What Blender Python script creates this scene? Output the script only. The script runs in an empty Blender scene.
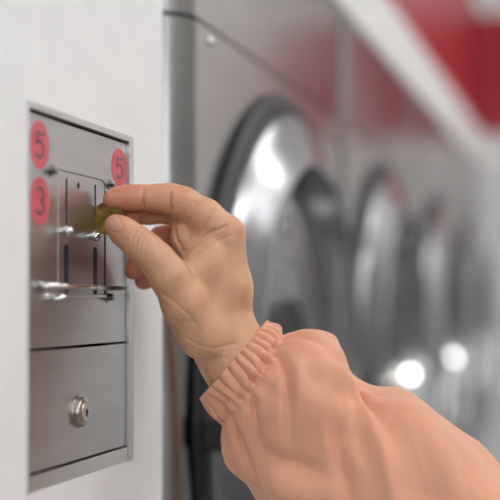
import bpy, bmesh, math, random
import numpy as np
from mathutils import Vector, Matrix, noise
random.seed(7)
S = bpy.context.scene
COL = S.collection
PI = math.pi

# ------------------------------------------------------------------ camera
F = 1252.0                      # focal length in pixels of a 500 px frame
PHI = math.atan(350.0 / F)      # camera yaw towards the machine wall
HOR = 303.0                     # horizon row
CAM = Vector((0.3154, 0.0, 1.35))
RIGHT = Vector((math.cos(PHI), math.sin(PHI), 0))
FWD = Vector((-math.sin(PHI), math.cos(PHI), 0))
cd = bpy.data.cameras.new('camera'); cam = bpy.data.objects.new('camera', cd); COL.objects.link(cam)
cam.location = CAM
cam.rotation_euler = (PI / 2, 0, PHI)
cd.sensor_fit = 'HORIZONTAL'; cd.sensor_width = 36
cd.lens = F / 500 * 36
cd.shift_y = (HOR - 250) / 500
cd.clip_start = 0.05
cd.dof.use_dof = True; cd.dof.focus_distance = 0.815; cd.dof.aperture_fstop = 3.5
S.camera = cam

# ------------------------------------------------------------------ world, exposure
w = bpy.data.worlds.new('world'); S.world = w; w.use_nodes = True
bg = w.node_tree.nodes['Background']
bg.inputs[0].default_value = (0.86, 0.93, 1.0, 1); bg.inputs[1].default_value = 4.0
S.view_settings.view_transform = 'Standard'; S.view_settings.look = 'None'
S.view_settings.gamma = 1; S.view_settings.exposure = 0.66
LAMP_POWER = 2.6                # emission strength of the added, unseen ceiling light diffusers
SPOT_POWER = 60.0               # emission strength of the added, unseen round ceiling lamps

# ------------------------------------------------------------------ helpers
def c2w(X, Y, Z):               # camera-frame metres (right, up, forward) to world
    return CAM + RIGHT * X + Vector((0, 0, Y)) + FWD * Z
def cpt(px, py, Z):             # camera-frame point
    return np.array([(px - 250) / F * Z, (HOR - py) / F * Z, Z])
def pl(px, py, xp=0.0):         # where the line of sight meets the plane x = xp  -> (y, z)
    d = RIGHT * ((px - 250) / F) + Vector((0, 0, (HOR - py) / F)) + FWD
    t = (xp - CAM.x) / d.x
    p = CAM + d * t
    return p.y, p.z

def link(name, me, mat=None, parent=None, smooth=False):
    o = bpy.data.objects.new(name, me); COL.objects.link(o)
    if mat: me.materials.append(mat)
    if smooth:
        me.polygons.foreach_set('use_smooth', [True] * len(me.polygons))
    if parent: o.parent = parent
    return o
def obj(name, bm, mat, parent=None, smooth=False, angle=None):
    bmesh.ops.recalc_face_normals(bm, faces=bm.faces)
    me = bpy.data.meshes.new(name)
    if angle:
        a = math.radians(angle)
        for e in bm.edges:
            e.smooth = len(e.link_faces) == 2 and e.calc_face_angle(0) < a
        smooth = True
    bm.to_mesh(me); bm.free()
    return link(name, me, mat, parent, smooth)
def empty(name, loc=(0, 0, 0), rz=0):
    o = bpy.data.objects.new(name, None); COL.objects.link(o)
    o.empty_display_size = 0.05
    o.location = loc; o.rotation_euler.z = rz
    return o
def tag(o, label=None, cat=None, group=None, kind=None):
    if label: o['label'] = label
    if cat: o['category'] = cat
    if group: o['group'] = group
    if kind: o['kind'] = kind
    return o
def box(bm, x0, x1, y0, y1, z0, z1, bev=0.0, seg=2):
    vs = [bm.verts.new((x, y, z)) for x in (x0, x1) for y in (y0, y1) for z in (z0, z1)]
    fs = [bm.faces.new([vs[i] for i in q]) for q in
          ((0, 1, 3, 2), (4, 6, 7, 5), (0, 4, 5, 1), (2, 3, 7, 6), (0, 2, 6, 4), (1, 5, 7, 3))]
    if bev:
        es = {e for f in fs for e in f.edges}
        bmesh.ops.bevel(bm, geom=list(es), offset=bev, segments=seg, profile=0.5, affect='EDGES')
def lathe(bm, prof, cy, cz, n=48, cx=0.0, closed=False):   # prof: (r, x) turned about the x direction
    rings = []
    for r, x in prof:
        if r < 1e-6:
            rings.append([bm.verts.new((cx + x, cy, cz))])
        else:
            rings.append([bm.verts.new((cx + x, cy + r * math.cos(2 * PI * k / n), cz + r * math.sin(2 * PI * k / n))) for k in range(n)])
    pairs = list(zip(rings, rings[1:]))
    if closed: pairs.append((rings[-1], rings[0]))
    for a, b in pairs:
        for k in range(n):
            k2 = (k + 1) % n
            if len(a) == 1 and len(b) == 1: continue
            if len(a) == 1: bm.faces.new((a[0], b[k], b[k2]))
            elif len(b) == 1: bm.faces.new((a[k], b[0], a[k2]))
            else: bm.faces.new((a[k], b[k], b[k2], a[k2]))
def prism(bm, pts, x0, x1):     # pts (y, z) outline extruded along x
    a = [bm.verts.new((x0, y, z)) for y, z in pts]; b = [bm.verts.new((x1, y, z)) for y, z in pts]
    n = len(pts)
    bm.faces.new(a[::-1]); bm.faces.new(b)
    for i in range(n): bm.faces.new((a[i], a[(i + 1) % n], b[(i + 1) % n], b[i]))
def prism_z(bm, pts, z0, z1):   # pts (x, y) outline extruded along z
    a = [bm.verts.new((x, y, z0)) for x, y in pts]; b = [bm.verts.new((x, y, z1)) for x, y in pts]
    n = len(pts)
    bm.faces.new(a[::-1]); bm.faces.new(b)
    for i in range(n): bm.faces.new((a[i], a[(i + 1) % n], b[(i + 1) % n], b[i]))
def tube(bm, path, rad, n=16, capped=True):
    path = [Vector(p) for p in path]
    if not isinstance(rad, (list, tuple)): rad = [rad] * len(path)
    rings = []; up = Vector((0, 0, 1))
    for i, p in enumerate(path):
        t = (path[min(i + 1, len(path) - 1)] - path[max(i - 1, 0)]).normalized()
        if abs(t.dot(up)) > 0.95: up = Vector((1, 0, 0))
        s = t.cross(up).normalized(); u = s.cross(t)
        rings.append([bm.verts.new(p + s * (rad[i] * math.cos(2 * PI * k / n)) + u * (rad[i] * math.sin(2 * PI * k / n))) for k in range(n)])
    for a, b in zip(rings, rings[1:]):
        for k in range(n): bm.faces.new((a[k], a[(k + 1) % n], b[(k + 1) % n], b[k]))
    if capped: bm.faces.new(rings[0][::-1]); bm.faces.new(rings[-1])
def rrect(y0, y1, z0, z1, r, seg=6):
    pts = []
    for cy, cz, a0 in ((y1 - r, z1 - r, 0), (y0 + r, z1 - r, 90), (y0 + r, z0 + r, 180), (y1 - r, z0 + r, 270)):
        for k in range(seg + 1):
            a = math.radians(a0 + 90 * k / seg); pts.append((cy + r * math.cos(a), cz + r * math.sin(a)))
    return pts
def cut(o, cutter_bm):          # exact boolean difference, result stored as plain mesh
    me = bpy.data.meshes.new('c'); bmesh.ops.recalc_face_normals(cutter_bm, faces=cutter_bm.faces)
    cutter_bm.to_mesh(me); cutter_bm.free()
    c = bpy.data.objects.new('c', me); COL.objects.link(c)
    m = o.modifiers.new('b', 'BOOLEAN'); m.operation = 'DIFFERENCE'; m.solver = 'EXACT'; m.object = c
    bpy.context.view_layer.update()
    dg = bpy.context.evaluated_depsgraph_get()
    new = bpy.data.meshes.new_from_object(o.evaluated_get(dg))
    o.modifiers.clear(); old = o.data; o.data = new
    bpy.data.objects.remove(c); bpy.data.meshes.remove(old)
    return o

# ------------------------------------------------------------------ materials
def mat(name, col, rough=0.5, metal=0.0, spec=0.5, sss=0.0, coat=0.0):
    m = bpy.data.materials.new(name); m.use_nodes = True
    b = m.node_tree.nodes['Principled BSDF']
    b.inputs['Base Color'].default_value = (*col, 1); b.inputs['Roughness'].default_value = rough
    b.inputs['Metallic'].default_value = metal; b.inputs['Specular IOR Level'].default_value = spec
    b.inputs['Coat Weight'].default_value = coat
    if sss:
        b.inputs['Subsurface Weight'].default_value = sss
        b.inputs['Subsurface Radius'].default_value = (1.0, 0.35, 0.2); b.inputs['Subsurface Scale'].default_value = 0.004
    return m
def nodes(m): return m.node_tree.nodes, m.node_tree.links, m.node_tree.nodes['Principled BSDF']
def add_noise(m, scale, c0, c1, detail=4, bump=0.0, bscale=None, stretch=(1, 1, 1), lo=0.3, hi=0.7, dist=0.001, rough=None):
    n, l, b = nodes(m)
    tc = n.new('ShaderNodeTexCoord'); mp = n.new('ShaderNodeMapping'); mp.inputs['Scale'].default_value = stretch
    l.new(tc.outputs['Object'], mp.inputs['Vector'])
    t = n.new('ShaderNodeTexNoise'); t.inputs['Scale'].default_value = scale; t.inputs['Detail'].default_value = detail
    l.new(mp.outputs[0], t.inputs['Vector'])
    r = n.new('ShaderNodeValToRGB'); r.color_ramp.elements[0].position = lo; r.color_ramp.elements[1].position = hi
    r.color_ramp.elements[0].color = (*c0, 1); r.color_ramp.elements[1].color = (*c1, 1)
    l.new(t.outputs['Fac'], r.inputs[0]); l.new(r.outputs[0], b.inputs['Base Color'])
    if rough:
        mr = n.new('ShaderNodeMapRange'); mr.inputs['To Min'].default_value = rough[0]; mr.inputs['To Max'].default_value = rough[1]
        l.new(t.outputs['Fac'], mr.inputs['Value']); l.new(mr.outputs[0], b.inputs['Roughness'])
    if bump:
        t2 = n.new('ShaderNodeTexNoise'); t2.inputs['Scale'].default_value = bscale or scale; t2.inputs['Detail'].default_value = 3
        l.new(mp.outputs[0], t2.inputs['Vector'])
        bp = n.new('ShaderNodeBump'); bp.inputs['Strength'].default_value = bump; bp.inputs['Distance'].default_value = dist
        l.new(t2.outputs['Fac'], bp.inputs['Height']); l.new(bp.outputs[0], b.inputs['Normal'])
    return m
M = {}
M['white'] = add_noise(mat('white_paint', (0.80, 0.80, 0.80), 0.55), 28, (0.86, 0.86, 0.865), (0.90, 0.90, 0.90), 5, 0.15, 260)
M['wall'] = add_noise(mat('grey_white_wall', (0.6, 0.6, 0.6), 0.7), 3, (0.80, 0.795, 0.785), (0.84, 0.835, 0.825))
M['wall_grey'] = add_noise(mat('grey_wall', (0.3, 0.3, 0.3), 0.6), 3, (0.30, 0.293, 0.288), (0.36, 0.353, 0.348))
M['red'] = mat('red_gloss_panel', (0.42, 0.012, 0.025), 0.35, 0, 0.5)
M['floor'] = add_noise(mat('floor_tile', (0.4, 0.4, 0.4), 0.3), 6, (0.16, 0.16, 0.16), (0.21, 0.20, 0.195))
M['plate'] = add_noise(mat('brushed_steel', (0.5, 0.5, 0.5), 0.28, 1.0), 5, (0.46, 0.455, 0.455), (0.54, 0.535, 0.535), 4, 0.05, 40, (1, 1, 12), dist=0.0004, rough=(0.30, 0.40))
M['frame'] = add_noise(mat('frame_steel', (0.6, 0.6, 0.6), 0.35, 1.0), 8, (0.56, 0.55, 0.54), (0.68, 0.67, 0.66))
M['body'] = add_noise(mat('machine_steel', (0.4, 0.4, 0.4), 0.3, 1.0), 3, (0.34, 0.335, 0.33), (0.40, 0.395, 0.39), 3, 0.04, 18, (1, 1, 6), dist=0.0006, rough=(0.20, 0.28))
M['chrome'] = mat('satin_chrome', (0.38, 0.39, 0.41), 0.21, 1.0)
M['bolt'] = mat('worn_steel_bolt', (0.30, 0.29, 0.28), 0.35, 1.0)
M['lock'] = mat('worn_lock_steel', (0.55, 0.50, 0.44), 0.3, 1.0)
M['knob'] = mat('bright_steel_knob', (0.72, 0.70, 0.67), 0.18, 1.0)
M['black'] = mat('black_rubber', (0.012, 0.012, 0.014), 0.45)
M['gasket'] = mat('grey_rubber', (0.17, 0.165, 0.16), 0.42)
M['dark'] = mat('dark_gap', (0.008, 0.008, 0.009), 0.8)
M['blue'] = mat('dark_blue_slot_liner', (0.005, 0.022, 0.07), 0.4)
M['sticker'] = add_noise(mat('red_sticker', (0.6, 0.1, 0.12), 0.5), 90, (0.60, 0.085, 0.10), (0.68, 0.13, 0.15))
M['ink'] = mat('grey_print', (0.17, 0.10, 0.13), 0.5)
M['drum'] = add_noise(mat('drum_steel', (0.25, 0.24, 0.23), 0.4, 1.0), 8, (0.13, 0.10, 0.085), (0.26, 0.22, 0.20))
M['glass'] = mat('door_glass', (0.9, 0.92, 0.93), 0.03)
M['glass'].node_tree.nodes['Principled BSDF'].inputs['Transmission Weight'].default_value = 1.0
M['glass'].node_tree.nodes['Principled BSDF'].inputs['IOR'].default_value = 1.45
M['brass'] = add_noise(mat('worn_brass', (0.3, 0.22, 0.05), 0.5, 1.0), 160, (0.11, 0.066, 0.014), (0.32, 0.205, 0.06), 4, 0.9, 420, dist=0.001)
M['fabric'] = add_noise(mat('salmon_fabric', (0.6, 0.26, 0.16), 0.72), 14, (0.66, 0.31, 0.195), (0.70, 0.335, 0.215), 4, 0.25, 900, dist=0.0002)
nf = M['fabric'].node_tree.nodes['Principled BSDF']; nf.inputs['Sheen Weight'].default_value = 0.25; nf.inputs['Sheen Roughness'].default_value = 0.5
lm = bpy.data.materials.new('light_diffuser'); lm.use_nodes = True; M['lamp'] = lm
nl = lm.node_tree; em = nl.nodes.new('ShaderNodeEmission'); em.inputs[0].default_value = (1.0, 0.985, 0.965, 1); em.inputs[1].default_value = LAMP_POWER
nl.links.new(em.outputs[0], nl.nodes['Material Output'].inputs[0])

lm3 = lm.copy(); lm3.name = 'highlight_glow'; M['highlight'] = lm3  # glow for the highlight discs set into the washer doors
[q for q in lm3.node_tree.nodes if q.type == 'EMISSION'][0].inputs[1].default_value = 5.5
# skin: colour attribute carries the natural redness of fingertips, knuckles, nail
sk = mat('skin', (0.55, 0.3, 0.2), 0.42, 0, 0.5, sss=0.22); M['skin'] = sk
n, l, b = nodes(sk)
at = n.new('ShaderNodeAttribute'); at.attribute_name = 'tint'
tc = n.new('ShaderNodeTexCoord'); t1 = n.new('ShaderNodeTexNoise'); t1.inputs['Scale'].default_value = 90; t1.inputs['Detail'].default_value = 5
l.new(tc.outputs['Object'], t1.inputs['Vector'])
mx = n.new('ShaderNodeMix'); mx.data_type = 'RGBA'; mx.blend_type = 'MULTIPLY'; mx.inputs[0].default_value = 1.0
rp = n.new('ShaderNodeValToRGB'); rp.color_ramp.elements[0].position = 0.3; rp.color_ramp.elements[1].position = 0.7
rp.color_ramp.elements[0].color = (0.90, 0.86, 0.84, 1); rp.color_ramp.elements[1].color = (1.0, 1.0, 1.0, 1)
l.new(t1.outputs['Fac'], rp.inputs[0]); l.new(at.outputs['Color'], mx.inputs[6]); l.new(rp.outputs[0], mx.inputs[7])
l.new(mx.outputs[2], b.inputs['Base Color'])
v = n.new('ShaderNodeTexVoronoi'); v.inputs['Scale'].default_value = 900; l.new(tc.outputs['Object'], v.inputs['Vector'])
t2 = n.new('ShaderNodeTexNoise'); t2.inputs['Scale'].default_value = 260; t2.inputs['Detail'].default_value = 4; l.new(tc.outputs['Object'], t2.inputs['Vector'])
ad = n.new('ShaderNodeMath'); ad.operation = 'ADD'; l.new(v.outputs['Distance'], ad.inputs[0]); l.new(t2.outputs['Fac'], ad.inputs[1])
bp = n.new('ShaderNodeBump'); bp.inputs['Strength'].default_value = 0.35; bp.inputs['Distance'].default_value = 0.0005
l.new(ad.outputs[0], bp.inputs['Height']); l.new(bp.outputs[0], b.inputs['Normal'])

# ------------------------------------------------------------------ the room
ROOM_X, Y_BACK, Y_END, Z_TOP = 2.6, -3.0, 3.485, 2.7
WALL_EDGE = pl(162.5, 300)[0]           # far vertical edge of the white housing with the coin panel
hy0, hz1 = pl(26.8, 102.6); hy1, _ = pl(132.2, 300)
hz0 = CAM.z - 0.1100
hz1 = CAM.z + 0.1160
bm = bmesh.new()
for (ya, yb, za, zb) in ((Y_BACK, hy0, 0, Z_TOP), (hy1, WALL_EDGE, 0, Z_TOP), (hy0, hy1, 0, hz0), (hy0, hy1, hz1, Z_TOP)):
    box(bm, -0.10, 0.0, ya, yb, za, zb)
box(bm, -0.62, -0.10, Y_BACK, WALL_EDGE, 0, Z_TOP)
tag(obj('wall_left', bm, M['white']), kind='structure')
bm = bmesh.new(); box(bm, -0.8, ROOM_X + 0.1, Y_BACK, Y_END + 0.1, -0.1, 0); tag(obj('floor', bm, M['floor']), kind='structure')
bm = bmesh.new(); box(bm, -0.8, ROOM_X + 0.1, Y_BACK, Y_END + 0.1, Z_TOP, Z_TOP + 0.1); tag(obj('ceiling', bm, M['wall']), kind='structure')
bm = bmesh.new(); box(bm, -0.8, ROOM_X + 0.1, Y_END, Y_END + 0.1, 0, Z_TOP); tag(obj('wall_end', bm, M['wall']), kind='structure')
bm = bmesh.new(); box(bm, ROOM_X, ROOM_X + 0.1, Y_BACK, Y_END, 0, Z_TOP); tag(obj('wall_right', bm, M['wall_grey']), kind='structure')
bm = bmesh.new(); box(bm, -0.8, -0.7, WALL_EDGE - 0.05, Y_END, 0, Z_TOP); box(bm, -0.7, -0.03, WALL_EDGE + 0.001, Y_END, 1.83, Z_TOP)
tag(obj('wall_machines', bm, M['wall']), kind='structure')
# white ledge running above the machines
bm = bmesh.new(); box(bm, -0.70, 0.004, WALL_EDGE + 0.001, Y_END, 1.722, 1.817, 0.003)
tag(obj('trim_1', bm, M['white']), kind='structure')
# red panels above the ledge, on the machine wall and on the end wall
bm = bmesh.new(); box(bm, -0.03, 0.0, WALL_EDGE + 0.001, Y_END - 0.012, 1.8175, 2.135, 0.001)
tag(obj('wall_panel', bm, M['red']), 'long glossy red panel running above the white ledge over the row of washers', 'wall panel', 'red wall panels')
bm = bmesh.new(); box(bm, -0.0, 0.64, Y_END - 0.012, Y_END, 1.8175, 2.135, 0.001)
tag(obj('wall_panel', bm, M['red']), 'deep red panel high on the end wall, beyond the last washer', 'wall panel', 'red wall panels')
# rear wall with an unseen window, added to let light in
bm = bmesh.new()
box(bm, -0.8, 0.2, Y_BACK - 0.1, Y_BACK, 0, Z_TOP); box(bm, 0.2, ROOM_X - 0.2, Y_BACK - 0.1, Y_BACK, 0, 1.6)
box(bm, 0.2, ROOM_X - 0.2, Y_BACK - 0.1, Y_BACK, 2.4, Z_TOP); box(bm, ROOM_X - 0.2, ROOM_X + 0.1, Y_BACK - 0.1, Y_BACK, 0, Z_TOP)
tag(obj('wall_back', bm, M['wall']), kind='structure')
bm = bmesh.new()
for (xa, xb, za, zb) in ((0.2, 0.25, 1.6, 2.4), (ROOM_X - 0.25, ROOM_X - 0.2, 1.6, 2.4), (1.27, 1.33, 1.65, 2.35), (0.25, ROOM_X - 0.25, 1.6, 1.65), (0.25, ROOM_X - 0.25, 2.35, 2.4)):
    box(bm, xa, xb, Y_BACK - 0.08, Y_BACK - 0.02, za, zb)
tag(obj('added_window_1', bm, M['black']), kind='structure')  # frame of the added, unseen window

def added_ceiling_light(x, y, label):  # unseen panel, added to light the scene and reflect in the metal
    t = empty('added_ceiling_light', (x, y, Z_TOP)); tag(t, label, 'ceiling light', 'added ceiling lights')
    a, c = 0.30, 0.6
    bm = bmesh.new()
    for q in ((-a - .015, -a, -c - .015, c + .015), (a, a + .015, -c - .015, c + .015), (-a, a, -c - .015, -c), (-a, a, c, c + .015)):
        box(bm, *q, -0.05, 0)
    obj('frame', bm, M['white'], t)
    bm = bmesh.new(); box(bm, -a, a, -c, c, -0.045, -0.002); obj('diffuser', bm, M['lamp'], t)
lm2 = lm.copy(); lm2.name = 'round_lamp_glow'; M['lamp2'] = lm2
[q for q in lm2.node_tree.nodes if q.type == 'EMISSION'][0].inputs[1].default_value = SPOT_POWER
def added_downlight(x, y, label):  # unseen lamp, added for compact glints on the door rings
    t = empty('added_round_lamp', (x, y, Z_TOP)); tag(t, label, 'ceiling lamp', 'added round ceiling lamps')
    for nm, pr, m_ in (('rim', [(.075, 0), (.090, 0), (.090, .012), (.080, .018), (.075, .012)], M['white']), ('lens', [(0, .006), (.075, .006), (.075, .001)], M['lamp2'])):
        bm = bmesh.new(); lathe(bm, pr, 0, 0, 32, closed=(nm == 'rim'))
        bmesh.ops.rotate(bm, verts=bm.verts, cent=(0, 0, 0), matrix=Matrix.Rotation(PI / 2, 3, 'Y')); obj(nm, bm, m_, t, angle=35)
for (x, y, lb) in ((1.5, 3.0, 'by the end wall'), (1.5, 1.55, 'over the aisle beyond the hand'), (1.5, -0.15, 'over the aisle beside the coin acceptor'), (1.5, -1.9, 'towards the rear wall')):
    added_downlight(x, y, 'small round unseen ceiling lamp added ' + lb)
for i, (x, y) in enumerate(((0.95, 2.4), (0.95, 0.7), (0.95, -1.0), (2.05, 2.4), (2.05, 0.7), (2.05, -1.0))):
    added_ceiling_light(x, y, 'long unseen ceiling light panel added ' + ('above the washers side' if x < 1.5 else 'near the right wall') + (' by the end wall', ' in the middle of the room', ' towards the rear wall')[i % 3])

# ------------------------------------------------------------------ washers
WZ, R0 = 1.262, 0.300
def body_outline(x_back=-0.60, hw=0.3125, r=0.030, seg=10):
    pts = [(x_back, -hw), ]
    for k in range(seg + 1):
        a = -PI / 2 + PI / 2 * k / seg
        pts.append((-r + r * math.cos(a), -hw + r + r * math.sin(a)))
    for k in range(seg + 1):
        a = PI / 2 * k / seg
        pts.append((-r + r * math.cos(a), hw - r + r * math.sin(a)))
    pts.append((x_back, hw))
    return pts
def make_washer():
    t = empty('washing_machine', (0, 0, 0))
    bm = bmesh.new(); prism_z(bm, body_outline(), 0.08, 1.5800)
    bd = obj('body', bm, M['body'], t)
    c = bmesh.new(); lathe(c, [(0, 0.1), (0.282, 0.1), (0.282, -0.52), (0, -0.52)], 0, WZ, 72); cut(bd, c)
    bm2 = bmesh.new(); bm2.from_mesh(bd.data)
    for e in bm2.edges: e.smooth = len(e.link_faces) == 2 and e.calc_face_angle(0) < 0.5
    for f in bm2.faces: f.smooth = True
    bm2.to_mesh(bd.data); bm2.free()
    bm = bmesh.new(); prism_z(bm, [(x * 1.0 - (0.0015 if x > -0.5 else 0), y) for x, y in body_outline()], 1.5835, 1.720); obj('fascia', bm, M['body'], t, angle=30)
    bm = bmesh.new(); prism_z(bm, [(x - 0.012 if x > -0.5 else x, y * 0.97) for x, y in body_outline()], 1.5800, 1.5835); obj('seam', bm, M['dark'], t)
    bm = bmesh.new(); prism_z(bm, [(x - 0.03 if x > -0.5 else x, y * 0.95) for x, y in body_outline()], 0.0, 0.08); obj('kick_plate', bm, M['black'], t)
    # lower service panel line and screws
    bm = bmesh.new(); box(bm, -0.001, 0.0012, -0.245, 0.245, 0.20, 0.78, 0.0005); obj('service_panel', bm, M['body'], t)
    for sy in (-1, 1):
        bm = bmesh.new(); lathe(bm, [(0, 0.0035), (0.0025, 0.003), (0.0042, 0.0012), (0.0045, -0.001)], sy * 0.252, 1.570, 16); obj('screw', bm, M['knob'], t, True)
    # drum
    bm = bmesh.new(); lathe(bm, [(0.245, -0.06), (0.255, -0.08), (0.262, -0.14), (0.262, -0.46), (0.24, -0.50), (0, -0.505)], 0, WZ, 64)
    dr = obj('drum', bm, M['drum'], t, angle=40)
    for k in range(3):
        a = 2 * PI * k / 3 + 0.6; bm = bmesh.new()
        s, c2 = math.sin(a), math.cos(a)
        ps = []
        for (rr, da) in ((0.26, -0.16), (0.205, -0.03), (0.205, 0.03), (0.26, 0.16)):
            ps.append((rr * math.cos(a + da), WZ + rr * math.sin(a + da)))
        prism(bm, ps, -0.45, -0.10); obj('drum_paddle', bm, M['drum'], dr)
    bm = bmesh.new(); lathe(bm, [(0.283, -0.03), (0.250, -0.025), (0.222, -0.03), (0.216, -0.05), (0.226, -0.075), (0.264, -0.085)], 0, WZ, 72)
    obj('door_gasket', bm, M['gasket'], t, True)
    # door: black outer rim, protruding bright ring, bowl of glass, latch
    bm = bmesh.new(); lathe(bm, [(R0, 0.0), (R0, 0.006), (R0 - .003, 0.009), (R0 - .017, 0.010), (R0 - .020, 0.008), (R0 - .020, 0.0)], 0, WZ, 96)
    d = obj('door', bm, M['black'], t, True)
    prof = [(.281, 0.002), (.281, 0.010), (.2795, 0.0145), (.276, 0.0175), (.266, 0.0225), (.250, 0.0305), (.238, 0.0370), (.233, 0.0392), (.229, 0.0395), (.227, 0.037), (.226, 0.030)]
    bm = bmesh.new(); lathe(bm, prof, 0, WZ, 128); obj('door_ring', bm, M['chrome'], d, True)
    bm = bmesh.new(); lathe(bm, [(.2262, 0.031), (.224, 0.012), (.220, -0.012), (.213, -0.016), (.213, -0.022), (.228, -0.025)], 0, WZ, 96); obj('inner_rim', bm, M['body'], d, True)
    gp = [(0.2135, -0.014), (.206, -.018), (.200, -.03), (.190, -.06), (.170, -.085), (.14, -.10), (.08, -.108), (0, -.11)]
    bm = bmesh.new(); lathe(bm, gp + [(max(r - .005, 0), x + .005) for r, x in gp[::-1]], 0, WZ, 96)
    bmesh.ops.remove_doubles(bm, verts=bm.verts, dist=1e-5); obj('door_glass', bm, M['glass'], d, True)
    bm = bmesh.new(); box(bm, 0.008, 0.034, -R0 - 0.006, -R0 + 0.022, WZ - 0.030, WZ - 0.004, 0.003)
    h = obj('door_latch', bm, M['black'], d)
    bm = bmesh.new(); tube(bm, [(0.03, -R0 + 0.008, WZ - 0.017), (0.044, -R0 + 0.010, WZ - 0.017)], 0.006)
    lathe(bm, [(0, .066), (.008, .0645), (.0125, .060), (.0145, .054), (.0135, .047), (.009, .042), (0, .041)], -R0 + 0.012, WZ - 0.017, 24)
    obj('latch_knob', bm, M['knob'], h, True)
    # glowing disc and bezel inside the door ring, standing in for a reflected highlight
    for nm, pr, m_ in (('highlight_bezel', [(.0095, .006), (.013, .0065), (.0145, .004), (.0145, -.004)], M['knob']), ('highlight_disc', [(0, .0078), (.006, .0068), (.0095, .005), (.0095, 0)], M['highlight'])):
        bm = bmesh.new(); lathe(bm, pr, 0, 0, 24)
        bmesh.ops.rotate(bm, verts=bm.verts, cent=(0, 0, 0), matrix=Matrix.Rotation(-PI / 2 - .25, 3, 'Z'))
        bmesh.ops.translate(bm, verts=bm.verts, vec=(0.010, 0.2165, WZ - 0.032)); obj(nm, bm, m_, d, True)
    for dz in (-0.115, 0.085):
        bm = bmesh.new(); box(bm, 0.0, 0.024, R0 - 0.012, R0 + 0.012, WZ + dz - 0.03, WZ + dz + 0.03, 0.003); obj('hinge', bm, M['chrome'], t)
    return t
def copy_tree(o, parent=None):
    c = o.copy(); COL.objects.link(c)
    if parent: c.parent = parent
    for ch in list(o.children): copy_tree(ch, c)
    return c
labels = ['grey steel washer with large round door beside the white housing, nearest of the row',
          'grey steel washer in second place behind the hand, its bright door rim partly visible',
          'blurred grey washer in third place along the wall, above the puffed sleeve',
          'farthest blurred grey washer, last of the row against the end wall']
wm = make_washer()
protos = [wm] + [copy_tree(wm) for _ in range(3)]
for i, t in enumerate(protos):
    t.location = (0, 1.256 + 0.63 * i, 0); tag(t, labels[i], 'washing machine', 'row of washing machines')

# ------------------------------------------------------------------ coin panel
XP = -0.0022                            # face of the recessed steel plates
P = empty('coin_acceptor', (0, (hy0 + hy1) / 2, (hz0 + hz1) / 2))
tag(P, 'brushed steel coin panel set in the white wall, with slots, lock and red number stickers', 'coin panel')
bpy.context.view_layer.update()
OFF = -P.location
def pobj(name, bm, m, parent=P, **k):
    if parent is P: bmesh.ops.translate(bm, verts=bm.verts, vec=OFF)
    else:
        bmesh.ops.translate(bm, verts=bm.verts, vec=OFF)
    return obj(name, bm, m, parent, **k)
fw = 0.0042; fl = 0.0098
bm = bmesh.new()
box(bm, -0.02, 0.0012, hy0, hy0 + 0.0012, hz0, hz1, 0.0003); box(bm, -0.02, 0.0012, hy1 - 0.0065, hy1, hz0, hz1, 0.0004)
box(bm, -0.02, 0.0012, hy0 + 0.0012, hy1 - 0.0065, hz1 - fw, hz1, 0.0004)
box(bm, -0.02, -0.0008, hy0 + 0.0012, hy1 - 0.0065, hz0, hz0 + fl, 0.0004)
pobj('frame', bm, M['frame'])
bm = bmesh.new(); box(bm, -0.06, -0.019, hy0, hy1, hz0, hz1); pobj('back_box', bm, M['dark'])
zs = pl(30, 350.4, XP)[1]               # seam between upper plate and lock door
ia, ib, iz0, iz1 = hy0 + 0.0015, hy1 - 0.0072, hz0 + fl + 0.0013, hz1 - fw - 0.0012
bm = bmesh.new(); box(bm, -0.006, XP, ia, ib, zs + 0.0008, iz1, 0.0003)
up = pobj('upper_plate', bm, M['plate'])
bm = bmesh.new(); box(bm, -0.006, XP, ia, ib, iz0, zs - 0.0008, 0.0005)
ld = pobj('lock_door', bm, M['plate'])
# inner slot plate
sy0, szt = pl(58, 170.5, XP); sy1, _ = pl(104.2, 240, XP); _, szb = pl(70, 297.5, XP); szt = pl(60, 171, XP)[1]
XS = XP + 0.0003
slot_y = [pl(66.5, 250, XS)[0], pl(95.3, 250, XS)[0]]
top_z = (pl(66, 178, XS)[1], pl(66, 222, XS)[1]); top_z = (pl(95, 184.5, XS)[1], pl(95, 229, XS)[1]); bot_z = (pl(94.5, 247, XS)[1], pl(94.5, 295.5, XS)[1])
bm = bmesh.new(); prism(bm, rrect(sy0, sy1 - 0.0007, szb, szt, 0.004), XP, XS)
sp = pobj('slot_plate', bm, M['plate'])
c = bmesh.new()
for y in slot_y:
    prism(c, rrect(y - 0.0014, y + 0.0014, top_z[1], top_z[0], 0.0013), -0.05, 0.05)
    prism(c, rrect(y - 0.0036, y + 0.0036, bot_z[1], bot_z[0], 0.0034), -0.05, 0.05)
yh, zh = pl(78.5, 185.5, XS)
lathe(c, [(0, .05), (.0021, .05), (.0021, -.05), (0, -.05)], yh, zh, 20)
bmesh.ops.translate(c, verts=c.verts, vec=OFF)
bpy.context.view_layer.update()
cm = bmesh.new(); tmp = bpy.data.meshes.new('t'); 
bmesh.ops.translate(c, verts=c.verts, vec=-OFF)   # cutter in world space
c2 = c.copy(); cut(sp, c); cut(up, c2)
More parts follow.
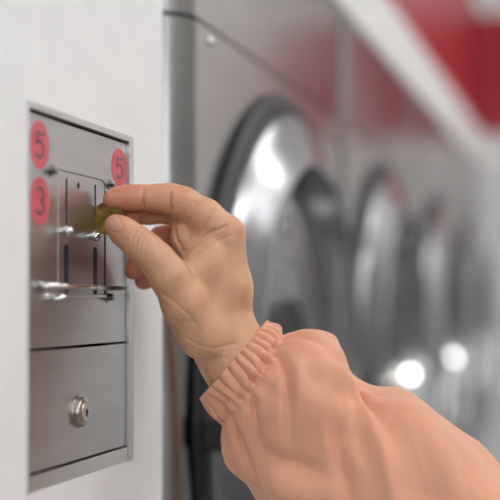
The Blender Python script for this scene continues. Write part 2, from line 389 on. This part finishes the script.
# dark raised lip around the slot plate's top and right side
bm = bmesh.new()
e = 0.0009
arc = [(XS - .0003, y, z) for y, z in ((sy1 - .006, szt + e), (sy1 - .002, szt + e * .3), (sy1 - .0002, szt - .002), (sy1 + e, szt - .006))]
tube(bm, [(XS - .0003, sy0 + .002, szt + e)] + arc, 0.0006, 8); pobj('plate_edge', bm, M['bolt'])
bm = bmesh.new(); tube(bm, [(XS - .0003, sy1 + e, szt - .006), (XS - .0003, sy1 + e, szb)], 0.0008, 8); pobj('side_gap', bm, M['dark'])
for y in slot_y:
    bm = bmesh.new(); box(bm, -0.018, -0.0068, y - 0.0055, y + 0.0055, bot_z[1] - .002, bot_z[0] + .002)
    pobj('slot_liner', bm, M['blue'])
# ball knobs below the narrow slots
for px, py, r in ((65.5, 231.5, .0034), (94.0, 236.5, .0032)):
    y, z = pl(px - 5, py, XS); bm = bmesh.new()
    lathe(bm, [(0, 2.2 * r + .001), (r * .5, 2.05 * r + .001), (r * .87, 1.7 * r + .001), (r, 1.2 * r + .001), (r * .87, .7 * r + .001), (r * .55, .4 * r), (r * .6, 0)], y, z, 24, cx=XS)
    pobj('slot_knob', bm, M['knob'], smooth=True)
# bolts: two above, two below the slot plate
def bolt(px, py, r, h, m, hexa=True, bent=False):
    y, z = pl(px, py, XP); bm = bmesh.new()
    lathe(bm, [(0, .0006), (r * 1.35, .0006), (r * 1.45, .0003), (r * 1.45, 0)], y, z, 24, cx=XP)
    lathe(bm, [(0, h), (r * .75, h), (r, h - .0006), (r, 0.0)], y, z, 6 if hexa else 20, cx=XP)
    if bent: tube(bm, [(XP + .001, y - .001, z), (XP + .006, y + .001, z - .0005), (XP + .009, y + .004, z + .001)], [.0018, .0016, .0012], 10)
    pobj('bolt', bm, m, angle=35)
bolt(50.5, 170.5, .0027, .0045, M['bolt']); bolt(108.5, 184, .0026, .0045, M['bolt'])
bolt(48, 298, .0024, .0045, M['knob'], False, True); bolt(107.0, 297, .0027, .0048, M['bolt'])
# horizontal push bar with a flat lip that stands out below the slots
zb = pl(80, 287.0, 0.008)[1]
yA = pl(53, 287, 0.004)[0]; yB = pl(97, 287, 0.010)[0]; yC = pl(124, 287, 0.006)[0]
bm = bmesh.new()
pth = [(XP, yA - .004, zb), (XP + .003, yA - .003, zb), (0.006, yA, zb), (0.0085, yA + .008, zb), (0.010, (yA + yB) / 2, zb), (0.0105, yB - .003, zb), (0.0100, yB, zb)]
tube(bm, pth, [.0030, .0029, .0024, .0018, .0017, .0019, .0012], 16)
pobj('push_bar', bm, M['knob'], smooth=True)
bm = bmesh.new()
yp0 = pl(90, 287, 0.0)[0]
pts = [(XP, yp0)]
for k in range(13):
    a = PI * k / 12
    pts.append((XP + .002 + .0145 * math.sin(a) ** .7, (yp0 + yC - .002) / 2 - (yC - .002 - yp0) / 2 * math.cos(a)))
pts.append((XP, yC - .002))
prism_z(bm, pts[::-1], zb - .0014, zb + .0012); pobj('slide_lip', bm, M['bolt'], angle=40)
bm = bmesh.new(); box(bm, XS - .0002, XS + .0022, sy0 + .001, sy1 - .001, pl(80, 297.5, XS)[1], pl(80, 294, XS)[1], .0004)
pobj('lower_rail', bm, M['frame'])
# lock
ly, lz = pl(79.5, 411.5, XP)
bm = bmesh.new(); lathe(bm, [(0, .0042), (.0082, .0042), (.0092, .0036), (.0096, .0028), (.0096, .0012), (.0106, .0008), (.0106, 0)], ly, lz, 40, cx=XP)
lk = pobj('lock', bm, M['lock'], ld, angle=35)
bm = bmesh.new(); lathe(bm, [(0, .0050), (.0062, .0050), (.0068, .0044), (.0068, .0040)], ly, lz, 32, cx=XP)
pobj('lock_core', bm, M['frame'], lk, angle=35)
bm = bmesh.new(); lathe(bm, [(0, .0052), (.0017, .0052), (.0017, .0045)], ly, lz, 16, cx=XP); box(bm, XP + .0045, XP + .0053, ly - .0006, ly + .0006, lz - .0032, lz + .001)
pobj('keyhole', bm, M['dark'], lk)
# stickers with digits
def sticker(cxp, cyp, rpx, rpy, ch):
    y, z = pl(cxp, cyp, XP); ry = abs(pl(cxp + rpx, cyp, XP)[0] - pl(cxp - rpx, cyp, XP)[0]) / 2; rz = abs(pl(cxp, cyp - rpy, XP)[1] - z)
    bm = bmesh.new(); prism(bm, [(y + ry * math.cos(2 * PI * k / 48), z + rz * math.sin(2 * PI * k / 48)) for k in range(48)], XP, XP + .00025); s = pobj('number_sticker', bm, M['sticker'])
    if ch == '5': q = [(.42, .5), (-.3, .5), (-.36, .06), (-.1, .16), (.18, .13), (.38, -.08), (.38, -.3), (.16, -.5), (-.16, -.53), (-.4, -.42)]
    else: q = [(-.38, .44), (-.14, .56), (.16, .54), (.36, .36), (.32, .14), (.02, .03), (.34, -.06), (.42, -.3), (.2, -.52), (-.14, -.55), (-.4, -.42)]
    bm = bmesh.new(); wd = rz * .06
    for (a0, b0), (a1, b1) in zip(q, q[1:]):
        p0 = Vector((a0 * ry * .95, b0 * rz * .95)); p1 = Vector((a1 * ry * .95, b1 * rz * .95)); d = (p1 - p0).normalized(); nn = Vector((-d.y, d.x)) * wd
        p0 -= d * wd * .6; p1 += d * wd * .6
        prism(bm, [(y + p.x, z + p.y) for p in (p0 - nn, p1 - nn, p1 + nn, p0 + nn)], XP + .0002, XP + .0005)
    pobj('digit', bm, M['ink'], s)
sticker(39.6, 145, 9.6, 24.5, '5'); sticker(39.8, 201, 9.8, 24, '3'); sticker(119.3, 168, 7.6, 19.5, '5')

# ------------------------------------------------------------------ coin, half pushed into the slot
cy_, cz_ = pl(95.3, 218.5, XS)[0], pl(95.3, 218.5, XS)[1]
bm = bmesh.new(); R = .0108; n0 = 60
prof = [(0, .00062), (R * .80, .00062), (R * .83, .00088), (R * .97, .00088), (R, .0006), (R, -.0006), (R * .97, -.00088), (R * .83, -.00088), (R * .80, -.00062), (0, -.00062)]
lathe(bm, prof, 0, 0, n0)
for sgn in (-1, 1):             # plain raised star-shaped relief
    pts = []
    for k in range(16):
        a = 2 * PI * k / 16; rr = R * (.62 if k % 2 == 0 else .36); pts.append((rr * math.cos(a), rr * math.sin(a)))
    x0, x1 = sorted((sgn * .0005, sgn * .00085)); prism(bm, pts, x0, x1)
coin = obj('coin', bm, M['brass'], angle=35)
coin.rotation_euler = (0, 0, PI / 2); coin.location = (0.0068, cy_, cz_)
tag(coin, 'worn brass coin held between thumb and finger at the right-hand slot', 'coin')

# ------------------------------------------------------------------ hand: one continuous surface from a distance field
VOX = 0.00080
lo = np.array([-0.112, -0.115, 0.768]); hi = np.array([0.062, 0.088, 0.905])
dims = np.ceil((hi - lo) / VOX).astype(int)
ax = [(lo[i] + VOX * np.arange(dims[i])).astype(np.float32) for i in range(3)]
def field(): return np.full(tuple(dims), 0.05, np.float32)
def smin(a, b, k):
    h = np.maximum(k - np.abs(a - b), 0) / k
    return np.minimum(a, b) - h * h * k * 0.25
def cone(fld, p0, p1, r0, r1, k, sq=1.0):
    p0 = np.array(p0); p1 = np.array(p1); rm = max(r0, r1) + 0.014
    a = np.maximum(((np.minimum(p0, p1) - rm - lo) / VOX).astype(int), 0)
    bb = np.minimum(((np.maximum(p0, p1) + rm - lo) / VOX).astype(int) + 1, dims)
    if np.any(bb <= a): return
    X, Y, Z = np.meshgrid(ax[0][a[0]:bb[0]], ax[1][a[1]:bb[1]], ax[2][a[2]:bb[2]], indexing='ij')
    d = p1 - p0; L2 = float(d @ d) + 1e-12
    t = np.clip(((X - p0[0]) * d[0] + (Y - p0[1]) * d[1] + (Z - p0[2]) * d[2]) / L2, 0, 1)
    t = t.astype(np.float32)
    dist = np.sqrt((X - p0[0] - t * d[0]) ** 2 + (Y - p0[1] - t * d[1]) ** 2 + ((Z - p0[2] - t * d[2]) / sq) ** 2) - (r0 + (r1 - r0) * t)
    s = fld[a[0]:bb[0], a[1]:bb[1], a[2]:bb[2]]
    fld[a[0]:bb[0], a[1]:bb[1], a[2]:bb[2]] = smin(s, dist.astype(np.float32), k) if k > 0 else np.minimum(s, dist)
mm = 0.001
def chain(pts, k=0.004):        # pts: (px, py, Z, r_mm)
    f_ = field()
    for a, b_ in zip(pts, pts[1:]):
        cone(f_, cpt(*a[:3]), cpt(*b_[:3]), a[3] * mm, b_[3] * mm, k)
    return f_
index = chain([(112, 199.8, .8170, 6.0), (119, 198.6, .8180, 7.2), (131, 197.8, .819, 7.8), (143, 197.5, .820, 7.7), (158, 198, .821, 8.6), (171, 198.5, .822, 9.3), (184, 203, .823, 9.9), (205, 216, .824, 11.0), (229, 233, .826, 10.2)])
thumb = chain([(116, 225.5, .799, 7.2), (124, 232, .799, 8.9), (136, 241, .799, 9.6), (147, 250, .799, 10.3), (158, 261, .799, 11.0), (170, 277, .801, 12.6), (185, 303, .808, 15.0), (203, 335, .818, 16.5)])
middle = chain([(127, 215, .834, 6.6), (136, 213, .836, 7.3), (150, 212, .840, 7.8), (166, 210, .843, 8.6), (178, 211, .844, 9.4), (202, 222, .845, 10.2), (229, 236, .847, 10.2)])
ring = chain([(134, 270.5, .849, 6.3), (138, 263, .850, 7.0), (149, 248, .853, 7.3), (161, 238.5, .857, 7.8), (175, 236, .862, 8.8), (198, 242, .863, 9.4), (223, 249, .864, 9.8)])
pinky = chain([(143, 281, .863, 5.9), (149, 277, .864, 6.6), (160, 268, .869, 6.8), (172, 262, .873, 7.2), (184, 259, .879, 7.9), (200, 262, .880, 8.4), (216, 266, .881, 8.8)])
palm = field()
K = 0.010
for a, b_ in (((229, 234, .826, 10.4), (232, 288, .827, 11.8)), ((232, 288, .827, 11.8), (233, 335, .835, 15)),
              ((228, 237, .847, 10.5), (230, 335, .846, 13)), ((223, 250, .864, 10), (228, 338, .856, 13)), ((216, 266, .881, 9.2), (227, 345, .864, 13)),
              ((205, 322, .824, 17), (226, 350, .832, 20)),
              ((211, 235, .826, 9.5), (206, 270, .822, 12)), ((206, 270, .822, 12), (212, 320, .828, 17)),
              ((183, 216, .830, 6.6), (184, 240, .830, 6.6)), ((184, 240, .830, 6.6), (208, 262, .826, 11)), ((206, 258, .820, 8.0), (180, 285, .810, 10)),
              ((210, 275, .845, 13), (215, 320, .845, 16)),
              ((228, 345, .834, 21), (244, 368, .834, 23)), ((228, 345, .852, 20), (244, 368, .852, 21)),
              ((244, 368, .838, 24), (300, 425, .835, 27))):
    cone(palm, cpt(*a[:3]), cpt(*b_[:3]), a[3] * mm, b_[3] * mm, K)
fing = index
for f_ in (middle, ring, pinky): fing = smin(fing, f_, 0.0012)
D = smin(palm, fing, 0.005)
D = smin(D, thumb, 0.0045)
del palm, fing, index, middle, ring, pinky, thumb

def surface_nets(D):
    ins = D < 0
    nx, ny, nz = D.shape
    acc = np.zeros((nx - 1, ny - 1, nz - 1, 3), np.float32); cnt = np.zeros((nx - 1, ny - 1, nz - 1), np.float32)
    corners = [(i, j, k) for i in (0, 1) for j in (0, 1) for k in (0, 1)]
    sl = lambda c: D[c[0]:nx - 1 + c[0], c[1]:ny - 1 + c[1], c[2]:nz - 1 + c[2]]
    for c in corners:
        for a in range(3):
            if c[a] == 1: continue
            c2 = list(c); c2[a] = 1; v0 = sl(c); v1 = sl(c2)
            m = (v0 < 0) != (v1 < 0)
            t = np.where(m, v0 / np.where(m, v0 - v1, 1), 0)
            cnt += m
            for q in range(3):
                acc[..., q] += m * (c[q] + (t if q == a else 0))
    act = cnt > 0
    idx = -np.ones(act.shape, np.int64); idx[act] = np.arange(act.sum())
    ijk = np.argwhere(act)
    V = (ijk + acc[act] / cnt[act][:, None]) * VOX + lo
    faces = []
    for a in range(3):
        b1, b2 = (a + 1) % 3, (a + 2) % 3
        s0 = [slice(1, n - 1) for n in D.shape]; s0[a] = slice(0, D.shape[a] - 1)
        s1 = list(s0); s1[a] = slice(1, D.shape[a])
        A, B = ins[tuple(s0)], ins[tuple(s1)]
        for flip, msk in ((False, A & ~B), (True, ~A & B)):
            e = np.argwhere(msk); e[:, b1] += 1; e[:, b2] += 1
            o1 = np.zeros(3, int); o1[b1] = 1; o2 = np.zeros(3, int); o2[b2] = 1
            g = lambda p: idx[p[:, 0], p[:, 1], p[:, 2]]
            q = np.stack([g(e - o1 - o2), g(e - o2), g(e), g(e - o1)], 1)
            if flip: q = q[:, ::-1]
            faces.append(q)
    return V, np.concatenate(faces)
V, Q = surface_nets(D)
# normals from the field gradient
G = np.gradient(D, VOX)
ii = np.clip(((V - lo) / VOX).round().astype(int), 0, dims - 1)
N = np.stack([g[ii[:, 0], ii[:, 1], ii[:, 2]] for g in G], 1); N /= np.linalg.norm(N, axis=1)[:, None] + 1e-9
del G, D
PX = V[:, 0] / V[:, 2] * F + 250; PY = HOR - V[:, 1] / V[:, 2] * F
face = np.clip(-N[:, 2] * 2.0, 0, 1)
def pdist(path):
    best = np.full(len(PX), 1e9)
    for (x0, y0), (x1, y1) in zip(path, path[1:]):
        dx, dy = x1 - x0, y1 - y0; t = np.clip(((PX - x0) * dx + (PY - y0) * dy) / (dx * dx + dy * dy), 0, 1)
        best = np.minimum(best, np.hypot(PX - x0 - t * dx, PY - y0 - t * dy))
    return best
disp = np.zeros(len(V))
def crease(path, wd, dep, zlo=0.0, zhi=9.0, fade=True):
    global disp
    m = (V[:, 2] > zlo) & (V[:, 2] < zhi)
    g = np.exp(-(pdist(path) / wd) ** 2)
    disp -= m * face * g * dep * 1.45 * mm
    return m * g
red = np.zeros(len(V))
red += crease([(143.5, 188), (143.2, 197), (143.8, 206)], 1.2, .8, .80, .826)
red += crease([(171.5, 193), (170.5, 200), (171.5, 210)], 1.3, 1.1, .80, .828)
crease([(148, 209), (147.5, 219)], 1.2, .6, .826, .85)
crease([(183, 251), (196, 240), (210, 233), (227, 226)], 1.3, .75)
crease([(190, 246), (203, 236), (214, 229)], 1.1, .5)
crease([(192, 256), (206, 246), (222, 239), (230, 236)], 1.3, .45)
crease([(186, 262), (200, 256), (214, 250)], 1.4, .35)
crease([(173, 222), (176, 238), (182, 250)], 1.8, .9, .80, .84)
crease([(196, 203), (190, 214), (186, 226), (190, 240)], 2.0, .5, .80, .84)
crease([(215, 210), (210, 222), (203, 232)], 1.6, .4, .80, .84)
# thumb joint wrinkles and base folds
for dx, dp in ((-5, .35), (-1, .5), (3, .4), (7, .25)):
    crease([(142 + dx, 233 + dx * .8), (138 + dx, 240 + dx * .8), (137 + dx, 250 + dx * .8)], 1.1, dp, 0, .80)
crease([(163, 294), (176, 303), (190, 316), (199, 330)], 1.8, .28)
crease([(164, 316), (178, 322), (196, 322)], 1.6, .3)
crease([(186, 338), (200, 346), (216, 348), (236, 344)], 1.6, .35)
crease([(190, 352), (206, 358), (226, 358)], 1.6, .25)
# tendon and muscle relief
disp += face * .0008 * np.exp(-(pdist([(183, 290), (206, 338), (222, 362)]) / 7) ** 2)
disp += face * .0009 * np.exp(-(pdist([(232, 242), (234, 300)]) / 7) ** 2)
disp -= face * .0010 * np.exp(-(pdist([(212, 268), (214, 318)]) / 9) ** 2)
# thumbnail: shallow plate with a groove
ca, sa = math.cos(math.radians(-40)), math.sin(math.radians(-40))
nu = ((PX - 114.5) * ca - (PY - 224.0) * sa) ; nv = ((PX - 114.5) * sa + (PY - 224.0) * ca)
ang = math.radians(62); nu = (PX - 114.8) * math.cos(ang) + (PY - 223.6) * math.sin(ang); nv = -(PX - 114.8) * math.sin(ang) + (PY - 223.6) * math.cos(ang)
nr = ((np.abs(nu) / 9.0) ** 2.6 + (np.abs(nv) / 6.0) ** 2.6) ** (1 / 2.6)
nm = (V[:, 2] < .80)
disp -= nm * np.exp(-((nr - 1.06) / .09) ** 2) * .0005 * face
nail = nm * (nr < 1.0) * (face > .2)
disp += nail * .0001
V2 = V + N * disp[:, None]
# tint
base = np.array([0.65, 0.36, 0.215]); redc = np.array([0.66, 0.235, 0.155]); nailc = np.array([0.64, 0.33, 0.24]); deep = np.array([.50, .20, .12])
tipm = np.clip((178 - PX) / 55, 0, 1) * np.clip((V[:, 2] - .803) / .012, 0, 1)
tipm = np.maximum(tipm, .55 * np.exp(-(np.hypot(PX - 116, PY - 228) / 16) ** 2))
tipm = np.maximum(tipm, .45 * np.exp(-(np.hypot(PX - 238, PY - 222) / 12) ** 2))
tipm = np.maximum(tipm, .95 * (V[:, 2] > .842) * (PX < 205) * (PY < 300))
tipm = np.maximum(tipm, .5 * np.exp(-(np.hypot(PX - 178, PY - 190) / 14) ** 2))
colr = base[None] * (1 - tipm[:, None]) + redc[None] * tipm[:, None]
rd = np.clip(red, 0, 1)[:, None] * .55; colr = colr * (1 - rd) + deep[None] * rd
colr = np.where(nail[:, None] > 0, nailc[None], colr)
Rm = np.array([[RIGHT.x, 0, FWD.x], [RIGHT.y, 0, FWD.y], [0, 1, 0]])
W = V2 @ Rm.T + np.array(CAM)
def np_mesh(name, V, Q):
    me = bpy.data.meshes.new(name)
    me.vertices.add(len(V)); me.vertices.foreach_set('co', V.astype(np.float32).ravel())
    me.loops.add(Q.size); me.loops.foreach_set('vertex_index', Q.astype(np.int32).ravel())
    me.polygons.add(len(Q)); me.polygons.foreach_set('loop_start', np.arange(0, Q.size, 4, dtype=np.int32)); me.polygons.foreach_set('loop_total', np.full(len(Q), 4, np.int32))
    me.update(); me.validate(); return me
me = np_mesh('person', W, Q)
att = me.color_attributes.new('tint', 'FLOAT_COLOR', 'POINT')
att.data.foreach_set('color', np.concatenate([colr, np.ones((len(colr), 1))], 1).astype(np.float32).ravel())
person = link('person', me, M['skin'], None, True)
tag(person, 'person reaching in from the right in a salmon jacket sleeve, pinching a coin between thumb and index finger', 'person')
person['label'] = 'arm of a person in salmon jacket, pinching a coin between thumb and index finger'

# ------------------------------------------------------------------ sleeve with gathered cuff
# stations: upper outline point, lower outline point, depth centre, depth half / half width
ST = [((266, 321), (200, 398), .838, .95),
      ((276, 325), (209, 411), .838, .93),
      ((286, 332), (221, 425), .838, .92),
      ((303, 329), (224, 438), .838, .90),
      ((322, 333), (227, 452), .837, .88),
      ((340, 347), (233, 468), .836, .86),
      ((358, 373), (246, 487), .834, .84),
      ((376, 386), (262, 506), .832, .82),
      ((402, 391), (285, 530), .829, .80),
      ((432, 404), (315, 560), .825, .78),
      ((462, 430), (350, 590), .820, .78),
      ((487, 457), (385, 620), .815, .78),
      ((520, 490), (420, 655), .808, .78),
      ((575, 550), (475, 715), .798, .78)]
NS = len(ST)
def catmull(vals, t):
    i = int(min(max(math.floor(t), 0), NS - 2)); f_ = t - i
    p = [vals[max(i - 1, 0)], vals[i], vals[i + 1], vals[min(i + 2, NS - 1)]]
    return 0.5 * ((2 * p[1]) + (-p[0] + p[2]) * f_ + (2 * p[0] - 5 * p[1] + 4 * p[2] - p[3]) * f_ ** 2 + (-p[0] + 3 * p[1] - 3 * p[2] + p[3]) * f_ ** 3)
UP = [cpt(*s[0], s[2]) for s in ST]; LO = [cpt(*s[1], s[2]) for s in ST]; DR = [np.array([s[3]]) for s in ST]
NA = 420
FOLDS = [(2, 50, 5.2, 92, .10, -4.2), (2.2, 62, 6, 78, .16, 3), (2, 22, 4.4, 34, .10, -3.2), (7.0, 45, 9.8, 98, .13, 4.5), (6.2, 60, 9.2, 118, .14, -4.2), (4.6, 128, 8, 100, .16, -4.5),
         (1.9, 138, 6.5, 150, .09, -4.0), (2.0, 158, 5.4, 167, .07, -3.0), (6.2, 18, 7.6, 48, .12, -4.5), (2.2, 100, 4.8, 124, .09, -2.6), (8.5, 40, 11, 70, .2, 3.5), (8.5, 120, 12, 100, .15, -3)]
def ring_at(t, shrink=0.0, pleat=1.0):
    u = catmull(UP, t); l_ = catmull(LO, t); dr = float(catmull(DR, t)[0])
    c_ = (u + l_) / 2; h = np.linalg.norm(u - l_) / 2; e1 = (u - l_) / (2 * h)
    out = []
    pl_amp = .0034 if t < 1.7 else .0034 * max(0.0, 1 - (t - 1.7) / 1.3) ** 1.3
    for k in range(NA):
        a = 2 * PI * k / NA
        r1 = h - shrink; r2 = h * dr - shrink
        # direction: a=0 up-outline, 90 deg toward camera (-Z)
        wv = 1.2 * noise.noise(Vector((math.cos(a) * 1.6, math.sin(a) * 1.6, t * .35)))
        ph = a * 31 + 5 * wv
        pleats = (abs(math.sin(ph / 2)) ** .55 - .68) + .6 * noise.noise(Vector((math.cos(a) * 5, math.sin(a) * 5, t * 1.1 + 3)))
        d_ = pl_amp * pleat * pleats
        # dip where the elastic ends
        d_ -= .0022 * math.exp(-((t - 2.05 - .25 * wv) / .28) ** 2)
        if t > 1.6:
            g_ = min(1, (t - 1.6) / 2.0)
            q = Vector((math.cos(a) * 1.5, math.sin(a) * 1.5, 0))
            n1 = noise.noise(Vector((q.x + t * .30, q.y - t * .22, t * .38 + 5)))
            n2 = noise.noise(Vector((q.x * 2 - t * .5, q.y * 2 + t * .3, t * .45 + 11)))
            n3 = 1 - abs(noise.noise(Vector((q.x * 1.3 + t * .45, q.y * 1.3 + t * .15, t * .2 + 2)))) * 5
            d_ += g_ * (  .0075 * n1 + .0030 * n2 + .0005 * max(n3, 0))
            # radiating gathers that run out of the cuff
            gr = math.exp(-((t - 2.4) / 1.1) ** 2) * .0012
            d_ += gr * math.sin(a * 11 + 2.5 * noise.noise(Vector((q.x, q.y, 8))) * 3)
            for (ta, aa, tb, ab, wd_, am) in FOLDS:
                u_ = min(max(((t - ta) * (tb - ta)) / (tb - ta) ** 2, -.25), 1.25)
                ac = math.radians(aa + (ab - aa) * u_); tc_ = ta + (tb - ta) * u_
                dd = math.hypot((a - ac) / wd_, (t - tc_) * 1.5); en = max(0, 1 - abs(u_ - .5) * 1.1)
                if dd < 3: d_ += am * .0018 * math.exp(-dd * dd) * en
        out.append(c_ + e1 * (math.cos(a) * (r1 + d_)) + np.array([0, 0, -1]) * (math.sin(a) * (r2 + d_)))
    return out
def tube_mesh(name, rings, parent, m):
    V = np.array(rings).reshape(-1, 3); W = V @ Rm.T + np.array(CAM); nr_ = len(rings)
    i = np.arange(nr_ - 1)[:, None]; k = np.arange(NA)[None]
    q = np.stack([i * NA + k, i * NA + (k + 1) % NA, (i + 1) * NA + (k + 1) % NA, (i + 1) * NA + k], -1).reshape(-1, 4)
    return link(name, np_mesh(name, W, q), m, parent, True)
TC = 2.0
rings = [ring_at(t) for t in np.arange(TC, NS - 1 + 1e-6, .045)]
sleeve = tube_mesh('jacket_sleeve', rings, person, M['fabric'])
rings = [ring_at(.5, .0055, .3), ring_at(.2, .005, .5), ring_at(.05, .0040, .7), ring_at(-.0, .0022, .9), ring_at(0, .0010)] + [ring_at(t) for t in np.arange(0.02, TC + .05, .03)]
cuff = tube_mesh('elastic_cuff', rings, sleeve, M['fabric'])
